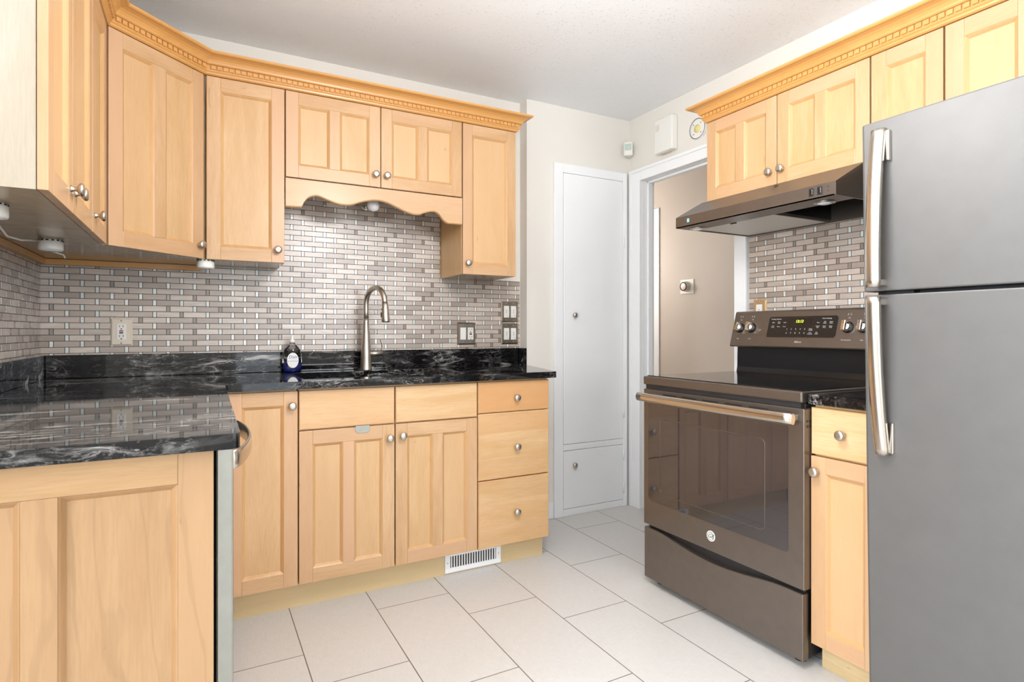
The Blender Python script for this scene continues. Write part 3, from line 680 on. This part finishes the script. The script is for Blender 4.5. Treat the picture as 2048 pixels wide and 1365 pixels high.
for i in range(5): T.append((str(i+1), .298+i*.0215, .079, .009, 0, 0)); T.append((str((i+6) % 10), .298+i*.0215, .061, .009, 0, 0))
for s_, a, b in (('Timer\nOn/Off', .411, .077), ('Set\nClock', .441, .061), ('Lock\nControls', .411, .060), ('Start', .441, .108), ('Cancel\nOff', .441, .089), ('Self\nClean', .471, .108), ('Steam\nClean', .499, .108), ('Cook\nTime', .471, .089), ('Delay\nTime', .499, .089)): T.append((s_, a, b, .0062, 0, 0))
text_mesh(T, 'display_markings', ['text'], fl, (0, -.0036, 0))
text_mesh([('12:13', .353, .114, .017, 0, .12)], 'clock_digits', ['led'], fl, (0, -.0036, 0))
PM = dict(loc=(0, .5441, 1.0427), rot=(-al, 0, 0))
text_mesh([('Adora', .358, .022, .013, 0, .4)], 'script_name', ['text'], pn, **PM)
text_mesh([('Surface\nOn', .155, .076, .0055, 0, 0)], 'indicator_marks', ['text'], pn, **PM)
for kx, zn in ((.040, 'Rear'), (.106, 'Front'), (.570, 'Warming Zone'), (.634, 'Rear'), (.700, 'Front')):
    T = [(zn, kx, .034, .0068, 0, 0), ('Off', kx, .127, .0065, 0, 0), ('[ \u2022 ]', kx, .143, .010, 0, 0)]
    for q in range(5): T.append(('\u2022', kx+.029*math.sin(q*.6+.5), .087-.029*math.cos(q*.6+.5), .006, 0, 0))
    text_mesh(T, 'knob_marks', ['text'], pn, **PM)
for kx in (.040, .106, .570, .634, .700):
    k = MB().lathe([(.0235, 0), (.0235, .004), (.021, .006), (0, .006)], (0, 0, 0), 'y', flip=-1, seg=28).build('knob', 'black', R, (kx, .545+.087*math.sin(al)-.0005, 1.043+.087*math.cos(al)), rot=(-al, 0, 0))
    MB().lathe([(.0205, .005), (.0205, .016), (.0175, .021), (.010, .0225), (0, .0225)], (0, 0, 0), 'y', flip=-1, seg=28).build('knob_cap', 'chrome', k)
    g = MB().box(-.0065, .0065, -.036, -.014, -.0195, .0205); g.box(-.0012, .0012, -.0366, -.0355, .006, .0205, 1); g.build('grip', ['chrome', 'black'], k, bevel=.002)

# ------------------------------------------------------------------ range hood
H = thing('range_hood', 'slate under-cabinet range hood with two round lamps and a mesh filter', 'range hood', (1.930, 1.990, 1.583), -PI/2)
hp_ = [(0, 0), (0, .048), (.165, .136), (.495, .136), (.495, 0)]
g = MB(); g.prism(hp_, 0, 0, .006).prism(hp_, 0, .757, .763)
g.box(.006, .757, 0, .005, 0, .048).prism([(0, .048), (.165, .136), (.165, .131), (.005, .046)], 0, .006, .757).box(.006, .757, .165, .495, .131, .136).box(.006, .757, 0, .115, 0, .004).box(.006, .757, .475, .495, 0, .131).box(.428, .436, .115, .475, 0, .12)
g.build('hood_shell', 'slate', H)
MB().box(.010, .428, .117, .474, .004, .012).build('filter', 'filter', H, bevel=.001)
MB().box(.437, .756, .150, .474, .112, .122).box(.437, .44, .117, .474, .01, .098).build('fan_cavity', 'black', H)
MB().lathe([(.10, 0), (.10, .03), (.03, .03), (.02, .012), (0, .012)], (.60, .30, .078), seg=24).build('fan_inlet', 'black', H)
MB().box(.200, .232, .128, .131, -.0015, .004).build('filter_latch', 'dark', H)
for lx in (.055, .668): 
    l_ = MB().lathe([(.036, 0), (.036, .003), (.028, .005), (.028, .001), (0, .001)], (lx, .083, 0), 'z', flip=-1, seg=24).build('lamp_ring', 'nickel', H)
    MB().lathe([(.026, .002), (.024, .0065), (.012, .009), (0, .0095)], (lx, .083, 0), 'z', flip=-1, seg=24).build('lamp_lens', 'bulb', l_)
for wx in (.662, .694): 
    s_ = MB().box(wx, wx+.020, -.002, .001, .011, .040).build('switch', 'blackmatte', H, bevel=.001)
    MB().box(wx+.005, wx+.015, -.004, -.0018, .016, .036).build('rocker', 'ceramic', s_, bevel=.001)
text_mesh([('- off -', .735, .034, .006, 0, 0), ('hi', .735, .020, .006, 0, 0)], 'switch_marks', ['dark'], H, (0, -.0007, 0))
MB().box(.070, .083, -.001, .0, .018, .034).build('rating_sticker', 'blueled', H)

# ------------------------------------------------------------------ refrigerator
F = thing('refrigerator', 'slate grey top-freezer refrigerator with two bar handles', 'refrigerator', (1.66, .983, 0), -PI/2)
MB().box(.006, .744, .085, .742, .03, 1.685).build('body', 'fridge', F, bevel=.004)
MB().box(.02, .73, .09, .11, 0, .075).build('base_grille', 'blackmatte', F)
MB().box(.01, .74, .070, .086, .08, 1.69).build('door_gasket', 'blackmatte', F)
def lean(z): return .034*(1.70-z)/1.58
def fdoor(name, z0, z1):
    g = MB(); nx = 14; b = .012
    pr = [(0, .071), (0, b), (.003, .004), (.010, 0)]+[(.010+.730*i/10, -.0045*math.sin(PI*i/10)) for i in range(1, 10)]+[(.740, 0), (.747, .004), (.75, b), (.75, .071)]
    g.nt(); A = [g.bm.verts.new((x_, y_+lean(z0)*(1 if y_ < .05 else 0), z0)) for x_, y_ in pr]; B = [g.bm.verts.new((x_, y_+lean(z1)*(1 if y_ < .05 else 0), z1)) for x_, y_ in pr]
    g._f(A[::-1]); g._f(B)
    for i in range(len(pr)): j = (i+1) % len(pr); g._f((A[i], A[j], B[j], B[i]))
    return g.build(name, 'fridge', F, bevel=.004, seg=2)
fz = fdoor('freezer_door', 1.223, 1.697); fd = fdoor('fridge_door', .08, 1.213)
def fhandle(parent, zs, ze):
    # zs: end at the split, standing off; ze: far end, blending into the door through a block
    g = MB(); n = 24; x0, x1 = .039, .074
    prev = None
    for i in range(n+1):
        t_ = i/n; z = zs+(ze-zs)*t_; off = .058-.036*t_**2.2; yb = -off+lean(z)
        th = .016; crown_ = .004
        pr = [(x0, yb+th), (x0, yb+.004), (x0+.006, yb), ((x0+x1)/2, yb-crown_), (x1-.006, yb), (x1, yb+.004), (x1, yb+th)]
        ring = [g.bm.verts.new((p[0], p[1], z)) for p in pr]
        if prev:
            for k in range(len(pr)):
                f = g._f((prev[k], prev[(k+1) % len(pr)], ring[(k+1) % len(pr)], ring[k]))
                if f and k not in (6,): f.smooth = True
        else: g._f(ring)
        prev = ring
    g._f(prev[::-1]); h = g.build('handle', 'handle', parent)
    sgn = 1 if ze > zs else -1
    zc = ze-sgn*.006
    g = MB().box(x0+.003, x1+.010, -.012+lean(ze), .002+lean(ze), *sorted((zc, zc-sgn*.085)))
    g.build('handle_mount', 'handle', h, bevel=.003)
    g = MB().box(x0+.003, x1-.004, -.045+lean(zs), .004+lean(zs), *sorted((zs+sgn*.004, zs+sgn*.022)))
    g.build('handle_mount', 'handle', h, bevel=.003)
fhandle(fz, 1.232, 1.668); fhandle(fd, 1.205, .768)
MB().box(.05, .12, .04, .07, 1.2135, 1.2225).build('hinge_plate', 'blackmatte', F)

# ------------------------------------------------------------------ faucet, soap, lights
fa = thing('kitchen_faucet', 'brushed nickel pull-down gooseneck faucet behind the sink', 'faucet', (.735, 2.905, CT))
MB().lathe([(.029, 0), (.029, .004), (.0275, .01), (.0265, .05), (.0245, .10), (.021, .15), (.0165, .20), (.014, .24), (.0132, .26)], seg=28).build('body', 'nickel', fa)
ex, ey = .042, -.185; pts = [(0, 0, .255)]; n = 22
def spout(t):   # rise, arch over and come down to the spray head
    a = PI*t; rr = .5*(1-math.cos(a)); return (ex*rr, ey*rr, .325+.083*math.sin(a)**.9)
pts += [(0, 0, .29)]+[spout(i/n) for i in range(n+1)]
MB().tube(pts, .0128, 18).build('spout', 'nickel', fa)
hd_ = MB().tube([(ex, ey, .335), (ex+.0015, ey-.003, .31), (ex+.002, ey-.005, .27), (ex+.003, ey-.007, .243), (ex+.003, ey-.007, .240)], [.0132, .0155, .0185, .0205, .0195], 20).build('spray_head', 'nickel', fa)
MB().box(ex-.019, ex-.013, ey-.008, ey+.004, .262, .286).box(ex-.0165, ex-.0125, ey-.007, ey+.001, .296, .304).build('spray_button', 'blackmatte', hd_, bevel=.002)
MB().tube([(ex+.003, ey-.007, .241), (ex+.003, ey-.007, .238)], .0165, 18).build('nozzle', 'blackmatte', hd_)
lv = MB().tube([(.018, 0, .083), (.040, -.003, .083), (.084, -.008, .084)], [.0145, .0135, .0125], 14).build('lever_hub', 'nickel', fa)
MB().tube([(.070, -.008, .088), (.078, -.008, .106), (.080, -.008, .124), (.077, -.008, .138), (.070, -.008, .152)], .004, 10, flat=(.0085, .0042)).build('lever', 'nickel', lv)
sp = thing('soap_bottle', 'clear dish soap bottle with blue liquid beside the faucet', 'bottle', (.388, 2.925, CT))
SB = [(.036, 0), (.040, .004), (.042, .02), (.043, .055), (.042, .085), (.036, .108), (.024, .124), (.014, .132), (.012, .142)]
MB().lathe(SB+[(0, .142)], sx=1, sy=.52, seg=32).build('bottle', 'glass', sp)
MB().lathe([(.0, .002), (.034, .003), (.038, .006), (.0400, .02), (.0408, .046), (0, .046)], sx=1, sy=.49, seg=32).build('liquid', 'bluesoap', sp)
MB().lathe([(.0135, .140), (.0135, .152), (.010, .155), (.006, .158), (.0065, .170), (.0045, .176), (0, .176)], seg=20).build('cap', 'plastic', sp)
lb = MB().prism([(.026*math.cos(a*PI/14), .058+.036*math.sin(a*PI/14)) for a in range(28)], 1, -.0232, -.0226).build('soap_label', 'plastic', sp)
text_mesh([('Dish', 0, .073, .020, 0, .2), ('ULTRA CONCENTRATED', 0, .054, .0052, 0, 0)], 'label_print', ['bluemark'], lb, (0, -.0234, 0))
# puck lights under the wall cabinets
def puck(x_, y_, zt, label):
    r = thing('puck_light', label, 'light', (x_, y_, zt), group='round puck lights under the wall cabinets')
    MB().lathe([(.0315, 0), (.0315, .006), (.0335, .0065), (.0335, .030), (.032, .034), (.028, .0355), (0, .0355)], axis='z', flip=-1, seg=28).build('housing', 'plastic', r)
    g = MB()
    for i in range(14): a = 2*PI*i/14; g.tube([(.0318*math.cos(a), .0318*math.sin(a), -.003), (.0318*math.cos(a+.22), .0318*math.sin(a+.22), -.003)], .0022, 6)
    g.build('vent_slot', 'dark', r)
    MB().lathe([(.024, .0352), (.024, .0365), (0, .037)], axis='z', flip=-1, seg=24).build('lens', 'bulb', r)
puck(-.425, 1.745, ZU-.0005, 'white puck light under the left cabinets cut by the photo edge'); puck(-.425, 2.365, ZU-.0005, 'white puck light under the cabinets near the left corner'); puck(.022, 2.735, ZU-.0005, 'white puck light under the joint of corner and tall cabinets')
o = MB().tube([(-.432, 1.82, 1.400), (-.46, 1.95, 1.388), (-.475, 2.10, 1.378), (-.47, 2.22, 1.384), (-.445, 2.325, 1.398)], .003, 8).build('lamp_cord', 'plastic'); tag(o, 'thin white cord looping between the two left puck lights', 'cord')
o = MB().tube([(-.46, 2.40, 1.402), (-.47, 2.47, 1.392), (-.45, 2.53, 1.388), (-.425, 2.56, 1.382), (-.42, 2.565, 1.370)], .003, 8).build('lamp_cord', 'plastic'); tag(o, 'short white cord end hanging behind the corner puck light', 'cord')
bl = thing('sink_lamp', 'bare frosted bulb in a holder behind the valance above the sink', 'lamp', (.745, 2.845, 1.786))
MB().lathe([(.085, 0), (.085, .006), (.080, .010), (0, .010)], axis='z', flip=-1, seg=28).build('base_plate', 'plastic', bl)
MB().tube([(-.004, .01, -.008), (-.004, -.0, -.030), (-.002, -.008, -.040)], .018, 16).build('socket', 'plastic', bl)
MB().tube([(-.002, -.004, -.038), (.0, -.022, -.052)], .014, 14).build('bulb_neck', 'nickel', bl)
b_ = MB(); bmesh.ops.create_uvsphere(b_.bm, u_segments=24, v_segments=14, radius=.030, matrix=Matrix.Translation((.0, -.040, -.062))); b_.build('bulb', 'bulb', bl, smooth=True)
g = MB(); g.tube([(-.032+.022*math.cos(PI*.2+a*PI/12), -.02, -.058+.024*math.sin(PI*.2+a*PI/12)) for a in range(6, 23)], .0015, 6); g.build('pull_clip', 'nickel', bl)

# ------------------------------------------------------------------ outlets and switches
def plate(g, w_, h_, y0=0, m=0, d=.006, b=.007):
    o_ = [(-w_/2, -h_/2), (w_/2, -h_/2), (w_/2, h_/2), (-w_/2, h_/2)]; i_ = [(-w_/2+b, -h_/2+b), (w_/2-b, -h_/2+b), (w_/2-b, h_/2-b), (-w_/2+b, h_/2-b)]
    g.poly([(p[0], -d, p[1]) for p in i_], m)
    for j in range(4): k = (j+1) % 4; g.poly([(o_[j][0], 0, o_[j][1]), (o_[k][0], 0, o_[k][1]), (i_[k][0], -d, i_[k][1]), (i_[j][0], -d, i_[j][1])], m)
    g.poly([(p[0], 0, p[1]) for p in o_], m)
def gfci(parent, x_, y_=-.006, s=1.0):
    o_ = MB().box(x_-.017*s, x_+.017*s, y_-.0025, y_+.001, -.034*s, .034*s).build('socket', 'plastic', parent, bevel=.001)
    for zz in (.021, -.021):
        for dx, hh in ((-.0065, .0035), (.0065, .0045)): MB().box(x_+dx-.0011, x_+dx+.0011, y_-.0032, y_-.002, zz-hh+.003, zz+hh+.003).build('slot', 'dark', o_)
        MB().lathe([(.0026, 0), (.0026, .0008), (0, .0008)], (x_, y_-.0024, zz-.0085), 'y', flip=-1, seg=10).build('slot', 'dark', o_)
    MB().box(x_-.007, x_+.007, y_-.0045, y_-.002, .0015, .0065).build('reset_button', 'red', o_); MB().box(x_-.007, x_+.007, y_-.0045, y_-.002, -.0065, -.0015).build('test_button', 'black', o_)
def rocker(parent, x_, y_=-.006, mark=True):
    o_ = MB().prism([(y_+.001, -.034), (y_-.002, -.034), (y_-.005, .0), (y_-.0025, .034), (y_+.001, .034)], 0, x_-.017, x_+.017).build('rocker', 'plastic', parent, bevel=.0008)
    if mark:
        g = MB().box(x_-.008, x_+.008, y_-.0048, y_-.0035, .009, .0102).box(x_-.001, x_+.001, y_-.0050, y_-.0035, -.010, .0095).box(x_+.005, x_+.0075, y_-.0045, y_-.003, -.026, -.021); g.build('dimmer_mark', 'platesteel', o_)
def screws(parent, xs, h):
    for x_ in xs:
        for z_ in (h, -h): MB().lathe([(.0032, 0), (.0032, .001), (0, .0016)], (x_, -.006, z_), 'y', flip=-1, seg=10).build('screw', 'nickel', parent)
YW = WB-.0062
r = thing('outlet', 'bone coloured outlet plate with red and black buttons on the left of the tile', 'outlet', (-.296, YW, 1.108))
g = MB(); plate(g, .080, .120); g.build('plate', 'bone', r); gfci(r, 0); screws(r, [0], .048)
r = thing('outlet', 'pewter double plate with blank white switch and outlet right of the faucet', 'outlet', (1.322, YW, 1.097))
g = MB(); plate(g, .112, .125); g.build('plate', 'platesteel', r); rocker(r, -.023, mark=False); gfci(r, .023); screws(r, [-.023, .023], .048)
r = thing('light_switch', 'upper pewter plate of two white dimmer switches by the wall corner', 'switch', (1.597, YW, 1.224))
g = MB(); plate(g, .112, .122); g.build('plate', 'platesteel', r); rocker(r, -.023); rocker(r, .023); screws(r, [-.023, .023], .048)
r = thing('light_switch', 'lower pewter plate of two white dimmer switches just above the granite', 'switch', (1.597, YW, 1.095))
g = MB(); plate(g, .112, .122); g.build('plate', 'platesteel', r); rocker(r, -.023); rocker(r, .023); screws(r, [-.023, .023], .048)
r = thing('light_switch', 'tan plated white switch on the tile behind the range', 'switch', (XR-.0062, 1.926, 1.208), -PI/2)
g = MB(); plate(g, .076, .120); g.build('plate', soft('tan_brass_plate', srgb(196, 164, 122), .35, .4, .05, 30), r); rocker(r, 0); screws(r, [0], .048)

# ------------------------------------------------------------------ wall devices
r = thing('door_chime', 'white boxy door chime high on the wall over the doorway', 'door chime', (XR-.001, 2.562, 2.262), -PI/2)
MB().box(-.074, .074, -.045, 0, -.100, .100).build('case', 'plastic', r, bevel=.008, seg=3)
g = MB()
for i in range(6): g.box(-.062, -.030, -.0462, -.045, .030+i*.0065, .0335+i*.0065)
g.build('grille', 'bone', r)
MB().box(-.04, .04, -.035, -.01, -.104, -.099).build('base_slot', 'bone', r)
r = thing('wall_disc', 'round white disc with black ring and yellow centre beside the crown moulding', 'wall disc', (XR-.001, 2.334, 2.232), -PI/2)
MB().lathe([(.060, 0), (.060, .005), (.057, .007), (0, .007)], axis='y', flip=-1, seg=40).build('plate', 'plastic', r)
MB().lathe([(.0565, .0062), (.0565, .0074), (.0530, .0074), (.0530, .0062)], axis='y', flip=-1, seg=40).build('ring', 'blackmatte', r)
MB().lathe([(.0235, .006), (.0235, .0074), (0, .0074)], axis='y', flip=-1, seg=30).build('centre', 'yellow', r)
for a in range(4): MB().lathe([(.0035, .006), (.0035, .0078), (0, .0078)], (.037*math.cos(PI/4+a*PI/2), 0, .037*math.sin(PI/4+a*PI/2)), 'y', flip=-1, seg=12).build('dot', 'platesteel', r)
r = thing('motion_sensor', 'small white motion sensor with pale green lens in the room corner', 'motion sensor', (XR-.022, WJ-.022, 2.262), -PI/4)
g = MB(); g.prism([(-.030, -.035), (-.022, -.044), (.022, -.044), (.030, -.035), (.012, .012), (-.012, .012)], 2, -.042, .042); g.build('case', 'plastic', r, bevel=.004)
MB().box(-.020, .020, -.0465, -.043, -.010, .030).build('lens', soft('pale_green_lens', srgb(190, 208, 200), .3, 0, .04, 40), r, bevel=.002)
r = thing('thermostat', 'round dial thermostat on a white square plate on the hall wall', 'thermostat', (X1-.001, 3.478, 1.473), -PI/2)
MB().box(-.072, .072, -.006, 0, -.058, .058).build('plate', 'plastic', r, bevel=.002)
MB().lathe([(.040, .006), (.042, .010), (.042, .024), (.038, .030), (.036, .044)], axis='y', flip=-1, seg=32).build('dial_ring', 'nickel', r)
MB().lathe([(.036, .042), (.0365, .047), (.031, .048), (.0285, .046)], axis='y', flip=-1, seg=32).build('dial_bezel', 'blackmatte', r)
MB().lathe([(.0285, .040), (.0285, .0455), (.026, .0465), (0, .0465)], axis='y', flip=-1, seg=32).build('dial_face', 'copper', r)
